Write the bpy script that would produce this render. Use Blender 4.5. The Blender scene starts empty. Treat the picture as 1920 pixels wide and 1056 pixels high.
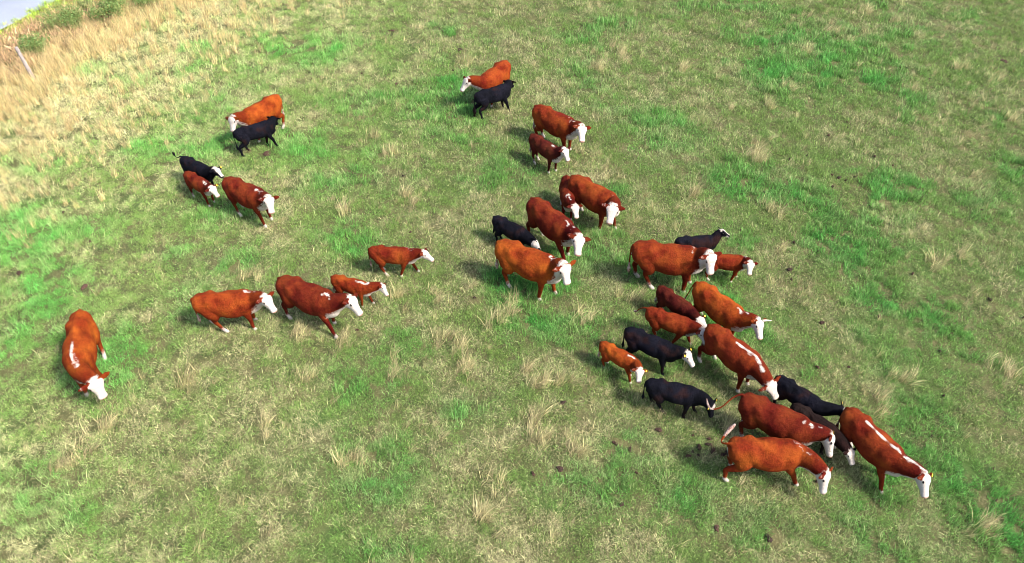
import bpy, math, random
import numpy as np
from mathutils import Vector, Matrix, noise as mnoise
from mathutils.kdtree import KDTree

# ------------------------------------------------------------------ camera, sky, sun, exposure
S = bpy.context.scene
COL = S.collection
R = math.radians
cam_d = bpy.data.cameras.new('camera'); cam = bpy.data.objects.new('camera', cam_d); COL.objects.link(cam)
cam.location = (0, 0, 14.6)
cam.rotation_euler = (R(90 - 44.0), 0, 0)
cam_d.sensor_width = 36.0; cam_d.lens = 36.0 * 1400 / 1920
cam_d.clip_start = 0.1; cam_d.clip_end = 2000
S.camera = cam
SUN_AZ = (0.88, -0.47)        # where the sun stands, seen from above (x, y)
SUN_EL = 47.0
w = bpy.data.worlds.new('World'); S.world = w; w.use_nodes = True
nt = w.node_tree; nt.nodes.clear()
sky = nt.nodes.new('ShaderNodeTexSky'); sky.sky_type = 'NISHITA'; sky.sun_disc = False
sky.sun_elevation = R(SUN_EL); sky.sun_rotation = math.atan2(SUN_AZ[0], SUN_AZ[1])
sky.air_density = 1.0; sky.dust_density = 3.0
bg = nt.nodes.new('ShaderNodeBackground'); bg.inputs['Strength'].default_value = 0.15
wo = nt.nodes.new('ShaderNodeOutputWorld')
nt.links.new(sky.outputs[0], bg.inputs[0]); nt.links.new(bg.outputs[0], wo.inputs[0])
sl = bpy.data.lights.new('sun', 'SUN'); sl.energy = 3.7; sl.angle = R(8.0); sl.color = (1.0, 0.955, 0.885)
so = bpy.data.objects.new('sun', sl); COL.objects.link(so)
az = Vector((SUN_AZ[0], SUN_AZ[1], 0)).normalized()
sd = Vector((az.x * math.cos(R(SUN_EL)), az.y * math.cos(R(SUN_EL)), math.sin(R(SUN_EL))))
so.rotation_euler = sd.to_track_quat('Z', 'Y').to_euler(); so.location = (20, -12, 30)
S.view_settings.view_transform = 'Standard'; S.view_settings.look = 'None'
S.view_settings.exposure = 1.12; S.view_settings.gamma = 1.0
S.render.engine = 'CYCLES'
S.render.filter_size = 0.9; S.cycles.filter_width = 0.9
S.cycles.max_bounces = 5; S.cycles.diffuse_bounces = 3; S.cycles.transmission_bounces = 3
S.cycles.transparent_max_bounces = 4

# ------------------------------------------------------------------ helpers
def tag(o, label=None, cat=None, group=None, kind=None):
    if label: o['label'] = label
    if cat: o['category'] = cat
    if group: o['group'] = group
    if kind: o['kind'] = kind
    return o

def link(name, me, parent=None):
    o = bpy.data.objects.new(name, me); COL.objects.link(o)
    if parent: o.parent = parent
    return o

def mesh(name, vs, fs, smooth=False):
    me = bpy.data.meshes.new(name); me.from_pydata([tuple(v) for v in vs], [], fs); me.update()
    if smooth: me.polygons.foreach_set('use_smooth', [True] * len(me.polygons))
    return me

class NT:
    def __init__(s, name):
        s.m = bpy.data.materials.new(name); s.m.use_nodes = True; s.t = s.m.node_tree; s.t.nodes.clear()
    def n(s, typ, props=None, **inp):
        nd = s.t.nodes.new('ShaderNode' + typ)
        for k, v in (props or {}).items(): setattr(nd, k, v)
        for k, v in inp.items():
            k = k.replace('_', ' ')
            sock = nd.inputs[int(k[1:])] if k[0] == 'i' and k[1:].isdigit() else nd.inputs[k]
            if isinstance(v, bpy.types.NodeSocket): s.t.links.new(v, sock)
            else: sock.default_value = v
        return nd
    def math(s, op, a, b=0.0, c=0.0, clamp=False):
        return s.n('Math', dict(operation=op, use_clamp=clamp), i0=a, i1=b, i2=c).outputs[0]
    def mix(s, f, a, b):
        nd = s.t.nodes.new('ShaderNodeMix'); nd.data_type = 'RGBA'
        for i, v in ((0, f), (6, a), (7, b)):
            if isinstance(v, bpy.types.NodeSocket): s.t.links.new(v, nd.inputs[i])
            else: nd.inputs[i].default_value = v if i == 0 else ((*v, 1) if len(v) == 3 else v)
        return nd.outputs[2]
    def noise(s, vec, scale, detail=3, rough=.6, dist=0):
        return s.n('TexNoise', None, Vector=vec, Scale=scale, Detail=detail, Roughness=rough, Distortion=dist).outputs[0]
    def ramp(s, v, lo, hi):
        nd = s.n('MapRange', dict(interpolation_type='SMOOTHSTEP'), Value=v)
        nd.inputs[1].default_value = lo; nd.inputs[2].default_value = hi
        return nd.outputs[0]
    def out(s, sh, disp=None):
        o = s.t.nodes.new('ShaderNodeOutputMaterial'); s.t.links.new(sh, o.inputs[0]); return s.m
    def bsdf(s, col, rough=.8, spec=.2, normal=None, sheen=0.0):
        p = s.n('BsdfPrincipled')
        for k, v in (('Base Color', col), ('Roughness', rough), ('Specular IOR Level', spec), ('Sheen Weight', sheen)):
            if isinstance(v, bpy.types.NodeSocket): s.t.links.new(v, p.inputs[k])
            else: p.inputs[k].default_value = (*v, 1) if k == 'Base Color' else v
        if normal is not None: s.t.links.new(normal, p.inputs['Normal'])
        return p.outputs[0]

def vnoise(x, y, seed=0):
    xi = np.floor(x).astype(np.int64); yi = np.floor(y).astype(np.int64)
    fx = x - xi; fy = y - yi; fx = fx*fx*(3-2*fx); fy = fy*fy*(3-2*fy)
    def h(a, b):
        n = (a * 374761393 + b * 668265263 + seed * 974634777) & 0x7fffffff
        n = ((n ^ (n >> 13)) * 1274126177) & 0x7fffffff
        return ((n ^ (n >> 16)) & 0xffff) / 65535.0
    return (h(xi, yi)*(1-fx)+h(xi+1, yi)*fx)*(1-fy) + (h(xi, yi+1)*(1-fx)+h(xi+1, yi+1)*fx)*fy
def fbm(x, y, f, seed=0, oct=4):
    r = 0; a = .5; t = 0
    for i in range(oct):
        r = r + a*vnoise(x*f + 17*i, y*f - 9*i, seed+i); t += a; a *= .55; f *= 2.1
    return r / t
def sstep(v, lo, hi):
    t = np.clip((v-lo)/(hi-lo), 0, 1); return t*t*(3-2*t)

# line between the pasture and the rough verge: d > 0 lies on the road side
LP = (-19.0, 24.5); LD = (0.352, 0.936)
def dline(x, y): return -(x-LP[0])*LD[1] + (y-LP[1])*LD[0]
def height(x, y):
    return 0.07*(fbm(x, y, .45, 3, 3)-.5) + 0.05*(fbm(x, y, 1.7, 9, 2)-.5)

# ------------------------------------------------------------------ ground
def ground_mat():
    n = NT('pasture_soil'); g = n.n('NewGeometry'); p = g.outputs['Position']
    a = n.noise(p, 1.3, 5); b = n.noise(p, 22, 5, .7); c = n.noise(p, .35, 3)
    col = n.mix(n.ramp(a, .35, .65), (.035, .05, .015), (.09, .085, .035))
    col = n.mix(n.ramp(b, .45, .7), col, (.19, .17, .085))
    col = n.mix(n.ramp(c, .5, .75), col, (.05, .10, .022))
    bmp = n.n('Bump', None, Strength=.8, Distance=.03, Height=b).outputs[0]
    return n.out(n.bsdf(col, .95, .1, bmp))
def grid(x0, x1, y0, y1, nx, ny, fz):
    xs = np.linspace(x0, x1, nx); ys = np.linspace(y0, y1, ny); X, Y = np.meshgrid(xs, ys)
    V = np.stack([X, Y, fz(X, Y)], -1).reshape(-1, 3)
    fs = [(j*nx+i, j*nx+i+1, (j+1)*nx+i+1, (j+1)*nx+i) for j in range(ny-1) for i in range(nx-1)]
    return V.tolist(), fs
def ground_z(x, y):
    k = sstep(np.maximum(np.abs(x), np.abs(y-20)), 40, 50)       # flat far away
    d = dline(x, y)
    return height(x, y)*(1-k)*(1-sstep(d, 4.5, 5.4)) - .35*sstep(d, 2.0, 5.5)*(1-k) - .35*k*sstep(d, 2.0, 5.5)
xs = np.concatenate([[-900, -300, -120, -70], np.arange(-50, 50.1, .5), [70, 120, 300, 900]])
ys = np.concatenate([[-900, -300, -100, -40], np.arange(-20, 70.1, .5), [90, 140, 300, 900]])
X, Y = np.meshgrid(xs, ys)
V = np.stack([X, Y, ground_z(X, Y)], -1).reshape(-1, 3).tolist(); nx = len(xs)
F = [(j*nx+i, j*nx+i+1, (j+1)*nx+i+1, (j+1)*nx+i) for j in range(len(ys)-1) for i in range(nx-1)]
gm = mesh('ground', V, F, True); gm.materials.append(ground_mat())
tag(link('ground', gm), kind='structure')

# road beyond the verge
def road_mat():
    n = NT('asphalt'); p = n.n('NewGeometry').outputs['Position']
    a = n.noise(p, 60, 4, .7); b = n.noise(p, .9, 4)
    col = n.mix(n.ramp(a, .35, .65), (.15, .17, .215), (.25, .275, .33))
    col = n.mix(n.ramp(b, .4, .7), col, (.19, .21, .255))
    return n.out(n.bsdf(col, .85, .3, n.n('Bump', None, Strength=.4, Distance=.01, Height=a).outputs[0]))
def along(d, t): return (LP[0]-LD[1]*d+LD[0]*t, LP[1]+LD[0]*d+LD[1]*t)
rv = []; rf = []
ts = np.linspace(-60, 110, 60)
for i, t in enumerate(ts):
    for j, d in enumerate((5.9, 6.0, 8.9, 11.8, 11.9)):
        x, y = along(d + .08*math.sin(t*.7), t); z = -.35 + (.045, .06, .10, .06, .0)[j] - (.09 if j in (0, 4) else 0)
        rv.append((x, y, z))
for i in range(len(ts)-1):
    for j in range(4):
        a = i*5+j; rf.append((a, a+1, a+6, a+5))
rm = mesh('road', rv, rf, True); rm.materials.append(road_mat()); tag(link('road', rm), kind='structure')

# ------------------------------------------------------------------ grass
def blade_mat(name, stops, trans=.25, rough=.6):
    """stops: four colours lush, mid, dry, brown; chosen by blade random + tuft tint"""
    n = NT(name)
    blade = n.n('Attribute', dict(attribute_name='blade')).outputs['Color']
    sep = n.n('SeparateColor', None, Color=blade)
    r1, r2, r3 = sep.outputs[0], sep.outputs[1], sep.outputs[2]
    ti = n.n('Attribute', dict(attribute_name='tint', attribute_type='INSTANCER')).outputs['Color']
    ts_ = n.n('SeparateColor', None, Color=ti)
    lush, dry, pale = ts_.outputs[0], ts_.outputs[1], ts_.outputs[2]
    rnd = n.n('ObjectInfo').outputs['Random']
    A, B, C_, D = stops
    col = n.mix(n.math('MULTIPLY', lush, n.math('ADD', .55, n.math('MULTIPLY', r1, .6)), clamp=True), B, A)
    dv = n.math('ADD', n.math('MULTIPLY', r1, .9), n.math('SUBTRACT', dry, .55))
    col = n.mix(n.math('MULTIPLY', n.ramp(dv, .05, .55), n.math('SUBTRACT', 1.0, n.math('MULTIPLY', lush, .82))), col, C_)
    col = n.mix(n.math('MULTIPLY', n.ramp(r2, .80, .97), .7), col, D)
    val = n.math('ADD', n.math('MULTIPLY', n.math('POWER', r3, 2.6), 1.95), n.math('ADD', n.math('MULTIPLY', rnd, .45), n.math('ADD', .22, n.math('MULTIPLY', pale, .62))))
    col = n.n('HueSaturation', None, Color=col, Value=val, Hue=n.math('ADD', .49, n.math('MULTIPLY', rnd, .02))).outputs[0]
    d = n.bsdf(col, rough, .25)
    t = n.n('BsdfTranslucent', None, Color=col).outputs[0]
    mx = n.n('MixShader', None, Fac=trans, i1=d, i2=t)
    return n.out(mx.outputs[0])
STOPS = ((.060, .265, .040), (.138, .235, .048), (.400, .360, .195), (.085, .05, .04))
M_TURF = blade_mat('grass_blades', STOPS)
M_STRAW = blade_mat('straw_stems', ((.22, .25, .08), (.34, .32, .14), (.50, .42, .23), (.32, .21, .12)), .2)
M_TALL = blade_mat('tall_straw', ((.34, .30, .12), (.48, .38, .17), (.62, .48, .26), (.34, .24, .12)), .2)
M_WEED = blade_mat('weed_leaves', ((.08, .20, .035), (.24, .20, .085), (.38, .25, .14), (.30, .13, .07)), .2)
M_VERGE = blade_mat('verge_grass', ((.24, .40, .02), (.26, .34, .04), (.34, .34, .10), (.2, .2, .08)), .2)

def tuft(name, nb, rad, L, width, bend, lean=(0, 0), seed=0, mat=None, wv=.3, leaf=False):
    rg = np.random.default_rng(seed)
    vs = []; fs = []; cols = []
    for k in range(nb):
        a = rg.uniform(0, 6.283); r = rad*math.sqrt(rg.uniform()); bx, by = r*math.cos(a), r*math.sin(a)
        az_ = rg.uniform(0, 6.283); l = L*rg.uniform(.5, 1.25); b = bend*rg.uniform(.3, 1.3)
        dx, dy = math.cos(az_)*b + lean[0], math.sin(az_)*b + lean[1]
        w_ = width*rg.uniform(.7, 1.3); px, py = -math.sin(az_+rg.uniform(-.8, .8)), math.cos(az_+rg.uniform(-.8, .8))
        nseg = 3; base = len(vs); x, y, z = bx, by, -.02; dirv = np.array([dx*.35, dy*.35, 1.0]); dirv /= np.linalg.norm(dirv)
        c = rg.uniform(0, 1, 3)
        for s_ in range(nseg+1):
            t = s_/nseg; ww = w_*((1-t)**.7 if not leaf else max(.05, math.sin(math.pi*min(1, t*.9+.12))))*.5
            if s_ < nseg:
                vs += [(x-px*ww, y-py*ww, z), (x+px*ww, y+py*ww, z)]
                cols += [c, c]
            else:
                vs.append((x, y, z)); cols.append(c)
            dirv = dirv + np.array([dx, dy, -(.25+.55*b)])*(.8*t+.25); dirv /= np.linalg.norm(dirv)
            x += dirv[0]*l/nseg; y += dirv[1]*l/nseg; z = max(.006, z+dirv[2]*l/nseg)
        for s_ in range(nseg-1):
            fs.append((base+2*s_, base+2*s_+1, base+2*s_+3, base+2*s_+2))
        fs.append((base+2*nseg-2, base+2*nseg-1, base+2*nseg))
    me = mesh(name, vs, fs)
    at = me.color_attributes.new('blade', 'FLOAT_COLOR', 'POINT')
    at.data.foreach_set('color', np.concatenate([np.array(cols), np.ones((len(cols), 1))], 1).astype(np.float32).ravel())
    me.materials.append(mat)
    return me

def scatter(name, variants, P, rotz, tilt, scl, idx, tint, label, cat='grass'):
    """one object whose own vertices carry tufts through geometry nodes"""
    c = bpy.data.collections.new(name + '_tufts')
    for i, me in enumerate(variants):
        c.objects.link(bpy.data.objects.new('%s_tuft_%02d' % (name, i), me))
    me = bpy.data.meshes.new(name); me.vertices.add(len(P)); me.vertices.foreach_set('co', P.astype(np.float32).ravel())
    rot = np.stack([tilt[:, 0], tilt[:, 1], rotz], 1)
    for nm, typ, arr in (('rot', 'FLOAT_VECTOR', rot), ('scl', 'FLOAT_VECTOR', scl), ('idx', 'INT', idx)):
        a = me.attributes.new(nm, typ, 'POINT')
        a.data.foreach_set('vector' if typ != 'INT' else 'value', (arr.astype(np.float32) if typ != 'INT' else arr.astype(np.int32)).ravel())
    a = me.attributes.new('tint', 'FLOAT_COLOR', 'POINT')
    a.data.foreach_set('color', np.concatenate([tint, np.ones((len(P), 1))], 1).astype(np.float32).ravel())
    o = link(name, me)
    ng = bpy.data.node_groups.new(name + '_scatter', 'GeometryNodeTree')
    ng.interface.new_socket('Geometry', in_out='INPUT', socket_type='NodeSocketGeometry')
    ng.interface.new_socket('Geometry', in_out='OUTPUT', socket_type='NodeSocketGeometry')
    N = ng.nodes; L = ng.links
    gi = N.new('NodeGroupInput'); go = N.new('NodeGroupOutput')
    iop = N.new('GeometryNodeInstanceOnPoints'); ci = N.new('GeometryNodeCollectionInfo')
    ci.inputs['Collection'].default_value = c; ci.inputs['Separate Children'].default_value = True; ci.inputs['Reset Children'].default_value = True
    L.new(gi.outputs[0], iop.inputs['Points']); L.new(ci.outputs[0], iop.inputs['Instance'])
    iop.inputs['Pick Instance'].default_value = True
    for nm, typ, sock in (('rot', 'FLOAT_VECTOR', 'Rotation'), ('scl', 'FLOAT_VECTOR', 'Scale'), ('idx', 'INT', 'Instance Index')):
        na = N.new('GeometryNodeInputNamedAttribute'); na.data_type = typ; na.inputs['Name'].default_value = nm
        L.new(na.outputs['Attribute'], iop.inputs[sock])
    L.new(iop.outputs[0], go.inputs[0])
    m = o.modifiers.new('scatter', 'NODES'); m.node_group = ng
    tag(o, label, cat, None, 'stuff')
    return o

def in_view(x, y, m=1.5):
    c, s = math.cos(R(44)), math.sin(R(44)); d = y*c + 14.6*s
    u = x/d; v = (14.6*c - y*s)/d
    return (np.abs(u) < .686 + m/d) & (v < .377 + m*.8/d) & (v > -.377 - m*.7/d)

rng = np.random.default_rng(11)
def candidates(density_fn, dmax):
    x0, x1, y0, y1 = -27, 27, 5, 37
    n_ = int((x1-x0)*(y1-y0)*dmax)
    x = rng.uniform(x0, x1, n_); y = rng.uniform(y0, y1, n_)
    k = in_view(x, y) & (rng.uniform(0, dmax, n_) < density_fn(x, y))
    return x[k], y[k]

LUSH = [(-14.8, 26.5, 0.94, 0.59), (-13.1, 29.4, 0.56, 0.48), (-7.6, 29.1, 1.33, 1.07), (-2.8, 30.8, 0.69, 0.62), (4.2, 31.1, 1.16, 0.84), (-5.6, 19.7, 0.69, 0.47), (5.2, 22.7, 1.04, 1.35), (7.0, 19.3, 0.69, 0.46), (12.8, 27.3, 1.17, 1.34), (12.0, 30.1, 0.91, 1.01), (11.5, 13.8, 0.65, 0.71), (10.0, 14.4, 0.59, 0.46), (10.4, 26.5, 1.25, 1.29), (-3.1, 9.1, 0.66, 0.63), (-3.9, 11.5, 0.46, 0.68), (2.1, 8.7, 0.82, 0.61), (3.8, 8.4, 0.92, 0.59), (5.2, 7.7, 0.67, 0.43), (-8.9, 14.4, 0.59, 0.63), (-8.2, 16.0, 0.93, 0.58), (-16.1, 20.7, 1.07, 0.56), (-13.6, 17.4, 1.46, 0.77), (0.1, 15.0, 0.6, 0.54), (1.3, 14.8, 0.44, 0.38), (-10.4, 8.4, 0.93, 0.8), (-12.9, 12.9, 0.69, 1.15), (-9.2, 8.0, 0.68, 0.38), (9.7, 16.0, 0.93, 0.7), (6.4, 9.1, 0.54, 0.49), (5.6, 13.8, 0.86, 1.02), (6.8, 16.8, 0.48, 0.49), (-1.6, 25.6, 0.71, 0.9), (-12.2, 21.8, 1.48, 0.6), (-9.0, 18.2, 0.99, 0.59), (-7.4, 22.0, 1.11, 0.84), (-5.4, 24.9, 1.2, 0.78), (8.9, 19.3, 1.03, 0.63), (12.8, 19.5, 1.04, 0.88), (15.0, 18.7, 0.84, 0.84), (2.7, 9.6, 0.73, 0.44), (-2.4, 8.9, 0.36, 0.55), (8.2, 9.1, 0.6, 0.85), (10.2, 8.2, 0.69, 0.51), (-1.3, 10.7, 0.38, 0.31), (-10.0, 11.8, 0.8, 0.7), (-4.4, 16.4, 0.47, 0.53), (-9.9, 16.4, 0.47, 0.36), (2.2, 16.4, 0.94, 0.6), (3.2, 19.0, 0.68, 0.42), (0.7, 13.6, 0.43, 0.3), (-2.5, 7.1, 0.87, 0.23)]
STRAW = [(8.4, 21.0), (8.3, 21.4), (9.6, 24.5), (4.5, 28.7), (4.6, 28.2), (-1.2, 12.0), (0.6, 11.5), (0.5, 12.0), (-2.1, 14.4), (-4.3, 21.4), (-5.3, 18.2), (-7.6, 15.3), (-3.4, 19.0), (-3.2, 18.7), (-0.4, 13.6), (-1.5, 12.7), (0.6, 9.8), (0.0, 14.1), (-5.1, 11.8), (-8.0, 11.5), (-9.9, 9.2), (-3.7, 9.2), (-5.7, 10.2), (1.3, 11.5), (1.5, 9.5), (5.0, 10.1), (10.7, 26.0), (15.9, 32.7), (13.8, 30.6), (16.9, 31.6), (15.1, 25.6), (17.9, 27.3), (12.3, 15.7), (12.3, 11.8), (8.7, 10.8), (-3.2, 14.4), (-5.6, 13.1), (7.9, 10.2), (9.9, 7.6), (3.2, 14.4), (1.8, 13.6), (-0.5, 8.9), (-1.9, 27.7), (-4.9, 22.3), (-0.7, 8.0), (8.0, 18.2), (5.8, 19.0), (12.2, 28.7), (18.1, 23.4), (-9.5, 10.2), (-9.8, 9.5), (9.7, 11.5), (-1.9, 12.9), (0.4, 10.4), (3.4, 27.3), (6.8, 27.3), (-4.4, 12.9), (-2.9, 11.8), (3.2, 12.9), (13.1, 16.2)]
PATS = [(-14.0, 15.45, 0.17), (-11.95, 14.9, 0.18), (-5.17, 30.59, 0.16), (-3.56, 20.04, 0.09), (-2.16, 28.89, 0.18), (2.47, 17.91, 0.07), (1.22, 10.89, 0.12), (2.36, 9.74, 0.11), (2.68, 9.57, 0.11), (8.23, 13.51, 0.1), (7.92, 15.56, 0.11), (19.91, 27.93, 0.19), (15.74, 27.31, 0.1), (16.3, 26.46, 0.09), (7.67, 11.99, 0.08), (1.07, 9.08, 0.13), (4.28, 7.65, 0.11), (2.35, 8.19, 0.08), (2.76, 8.97, 0.07), (9.39, 21.05, 0.07), (12.33, 21.2, 0.09), (10.72, 19.98, 0.11), (8.45, 11.99, 0.05), (-8.38, 21.36, 0.2), (10.41, 8.29, 0.06), (10.45, 11.08, 0.06), (3.42, 10.11, 0.12), (5.31, 7.42, 0.13), (-3.06, 17.23, 0.06), (10.55, 20.13, 0.07), (10.9, 19.84, 0.07), (0.0, 30.59, 0.1), (11.37, 15.4, 0.07), (-1.03, 14.44, 0.06), (-12.54, 16.79, 0.06), (-13.93, 18.17, 0.07), (10.72, 9.08, 0.06), (-4.08, 13.26, 0.06), (0.47, 8.95, 0.09), (9.69, 9.93, 0.06), (6.69, 8.75, 0.05), (4.47, 9.71, 0.07), (4.54, 9.68, 0.07), (5.11, 9.44, 0.1), (4.54, 9.86, 0.07), (4.54, 9.7, 0.06), (5.16, 9.45, 0.1), (4.54, 9.5, 0.07), (3.97, 9.39, 0.1), (4.58, 9.56, 0.09), (4.21, 9.41, 0.06), (4.27, 9.63, 0.11), (4.8, 9.43, 0.07), (4.91, 9.48, 0.1), (4.74, 9.43, 0.07), (4.09, 9.5, 0.06), (4.19, 9.96, 0.05), (11.25, 20.02, 0.06), (8.07, 19.18, 0.07), (10.36, 19.49, 0.07), (10.04, 21.26, 0.06), (-6.53, 29.2, 0.07), (-7.83, 26.49, 0.06), (-4.33, 27.85, 0.09), (-5.92, 26.87, 0.07), (14.63, 18.29, 0.05), (13.1, 14.38, 0.1), (13.69, 13.72, 0.05), (13.18, 20.28, 0.09), (7.87, 15.16, 0.08), (10.95, 12.51, 0.06), (9.84, 13.74, 0.07), (11.63, 13.22, 0.05), (8.36, 16.72, 0.09), (6.9, 17.32, 0.05), (8.96, 16.34, 0.06), (8.01, 16.66, 0.06), (-3.83, 25.34, 0.05), (-4.48, 26.06, 0.1), (-2.35, 27.11, 0.09), (-6.75, 28.08, 0.07), (12.07, 23.34, 0.05), (11.14, 22.47, 0.09), (12.74, 20.67, 0.05), (11.97, 22.97, 0.06)]
def lushness(x, y):
    v = 2.9*(fbm(x, y, .40, 21, 5)-.53)
    v = v + .9*(fbm(x, y, 2.2, 24, 3)-.62) + .22*sstep(x, 3, 13)
    wob = 1 + 1.1*(fbm(x, y, 1.4, 31, 4)-.5)
    best = np.zeros_like(x)
    for (cx, cy, rx, ry) in LUSH:
        q = ((x-cx)/(rx*1.4))**2 + ((y-cy)/(ry*1.6))**2
        best = np.maximum(best, np.exp(-q*1.1*wob*wob))
    return np.clip(v, -.1, .62) + best*.85*(.4+1.1*fbm(x, y, 3.0, 41, 3))
def patblock(x, y, k=.95):
    m = np.ones_like(x, bool)
    for (px_, py_, r_) in PATS: m &= ((x-px_)**2+(y-py_)**2) > (r_*k)**2
    return m

# turf
def dens(x, y):
    dist = np.sqrt(x*x+y*y+14.6**2); return np.clip(66*(17/dist)**1.3, 18, 80)*(dline(x, y) < .8)
x, y = candidates(dens, 80)
k = patblock(x, y); x, y = x[k], y[k]
lu = lushness(x, y); dn = dline(x, y)
leftness = sstep(-(x*.8 - y*.12), 2, 15)  # left side: shorter, paler grass, with hazy sunlight painted into its tint
dry = .20 - .10*sstep(x, 1, 12) + 1.1*(fbm(x, y, .8, 51, 4)-.5) + .9*(fbm(x, y, 3.3, 57, 2)-.5) - .05*leftness + .6*sstep(dn, -9, -.5)
dark = fbm(x, y, 2.6, 77, 3)
dark = np.maximum(sstep(dark, .57, .70), .9*sstep(fbm(x, y, 6.5, 78, 2), .68, .78))*(1-.8*leftness)*(1-sstep(dn, -6, -2))
lushm = np.clip(lu, 0, 1)
isl = (lushm > .45)
V_T = [tuft('turf_%d' % i, 60, .17, .125, .0095, .9, (.10, .05), 100+i, M_TURF) for i in range(7)] + \
      [tuft('lush_%d' % i, 54, .14, .175, .0105, .65, (0, 0), 130+i, M_TURF) for i in range(4)] + \
      [tuft('thatch_%d' % i, 56, .18, .17, .0072, 1.3, (.2, .15), 160+i, M_TURF) for i in range(4)]
n_ = len(x)
idx = np.where(isl, rng.integers(7, 11, n_), np.where(rng.uniform(0, 1, n_) < np.clip(dry, .1, .8), rng.integers(11, 15, n_), rng.integers(0, 7, n_)))
size = rng.uniform(.75, 1.3, n_)*(.82+.40*sstep(y, 9, 28))
scl = np.stack([size, size, size*rng.uniform(.8, 1.7, n_)*(1-.45*dark)*(1-.3*leftness)], 1)
P = np.stack([x, y, ground_z(x, y)], 1)
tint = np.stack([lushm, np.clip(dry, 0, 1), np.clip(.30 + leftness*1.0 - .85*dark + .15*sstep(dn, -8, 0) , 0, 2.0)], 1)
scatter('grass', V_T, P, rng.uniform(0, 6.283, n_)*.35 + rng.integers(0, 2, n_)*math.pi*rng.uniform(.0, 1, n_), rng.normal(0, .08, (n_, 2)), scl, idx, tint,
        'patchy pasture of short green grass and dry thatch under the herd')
print('turf tufts', n_)

# longer dry grass clumps in the pasture
xs_, ys_, sz_ = [], [], []
for (cx, cy) in STRAW:
    for q in range(7):
        xs_.append(cx+rng.normal(0, .16)); ys_.append(cy+rng.normal(0, .16)); sz_.append(rng.uniform(.6, 1.1))
cx_, cy_ = candidates(lambda x, y: np.clip((fbm(x, y, .9, 91, 3)-.50)*22 + (fbm(x, y, .25, 95, 2)-.5)*8, 0.5, 6)*(dline(x, y) < -.5)*(1-.55*sstep(-(x*.8-y*.12), 2, 15)), 7)
k = (lushness(cx_, cy_) < .45) & patblock(cx_, cy_, 1.6); cx_, cy_ = cx_[k], cy_[k]
x = np.concatenate([np.array(xs_), cx_]); y = np.concatenate([np.array(ys_), cy_]); n_ = len(x)
size = np.concatenate([np.array(sz_), rng.uniform(.35, .75, len(cx_))])
V_S = [tuft('straw_%d' % i, 30, .12, .56, .0085, .40, (.34, .24), 200+i, M_STRAW) for i in range(6)]
scatter('dry_grass', V_S, np.stack([x, y, ground_z(x, y)], 1), rng.normal(0, .5, n_), rng.normal(0, .12, (n_, 2)),
        np.stack([size, size, size*rng.uniform(.7, 1.1, n_)], 1), rng.integers(0, 6, n_),
        np.stack([rng.uniform(0, .5, n_), rng.uniform(.3, .9, n_), rng.uniform(0, .6, n_)], 1), 'wispy clumps of longer straw coloured grass scattered over the pasture')
print('straw', n_)

# tall straw band along the fence line
def d_tall(x, y):
    d = dline(x, y); e = 1.6*(fbm(x, y, .5, 61, 3)-.5)
    return 30*sstep(d+e, -1.6, -.1)*(1-sstep(d+e, 1.3, 2.4)) + 9.0*sstep(d+2.5*e, -9, -1)*(d < 2)
x, y = candidates(d_tall, 32); n_ = len(x)
V_L = [tuft('tall_%d' % i, 22, .10, .62, .009, .32, (.10, .02), 300+i, M_TALL) for i in range(6)]
size = rng.uniform(.6, 1.15, n_)
scatter('tall_grass', V_L, np.stack([x, y, ground_z(x, y)], 1), rng.uniform(0, 6.28, n_), rng.normal(0, .1, (n_, 2)), np.stack([size, size, size], 1),
        rng.integers(0, 6, n_), np.stack([rng.uniform(0, .5, n_), rng.uniform(.2, .8, n_), rng.uniform(.2, .8, n_)], 1), 'band of tall golden dry grass along the fence line')
# weeds between the tall grass and the road, and the bright verge
x, y = candidates(lambda x, y: 26*(dline(x, y) > 1.2)*(dline(x, y) < 5.2), 26); n_ = len(x)
V_W = [tuft('weed_%d' % i, 26, .20, .34, .035, .8, (0, 0), 400+i, M_WEED, leaf=True) for i in range(5)] + \
      [tuft('weed_stem_%d' % i, 20, .16, .55, .012, .5, (0, 0), 420+i, M_WEED) for i in range(3)]
size = rng.uniform(.5, 1.2, n_); wl = .8*sstep(fbm(x, y, .8, 71, 3), .52, .66)
scatter('undergrowth', V_W, np.stack([x, y, ground_z(x, y)], 1), rng.uniform(0, 6.28, n_), rng.normal(0, .15, (n_, 2)), np.stack([size, size, size], 1),
        rng.integers(0, 8, n_), np.stack([wl, rng.uniform(.3, 1, n_)*(1-.6*wl), rng.uniform(.2, .7, n_)], 1), 'tangled reddish brown and green weeds between road and tall grass', 'weeds')
x, y = candidates(lambda x, y: 26*(dline(x, y) > 4.7)*(dline(x, y) < 6.0 + .3*(fbm(x, y, 1.5, 81, 2)-.5)), 26); n_ = len(x)
V_V = [tuft('verge_%d' % i, 34, .14, .24, .014, .6, (0, 0), 500+i, M_VERGE) for i in range(4)]
size = rng.uniform(.7, 1.2, n_)
scatter('verge_grass', V_V, np.stack([x, y, ground_z(x, y)], 1), rng.uniform(0, 6.28, n_), rng.normal(0, .1, (n_, 2)), np.stack([size, size, size], 1),
        rng.integers(0, 4, n_), np.stack([rng.uniform(.4, 1, n_), rng.uniform(.1, .6, n_), rng.uniform(.3, .8, n_)], 1), 'bright yellow green grass edging the road')

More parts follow.
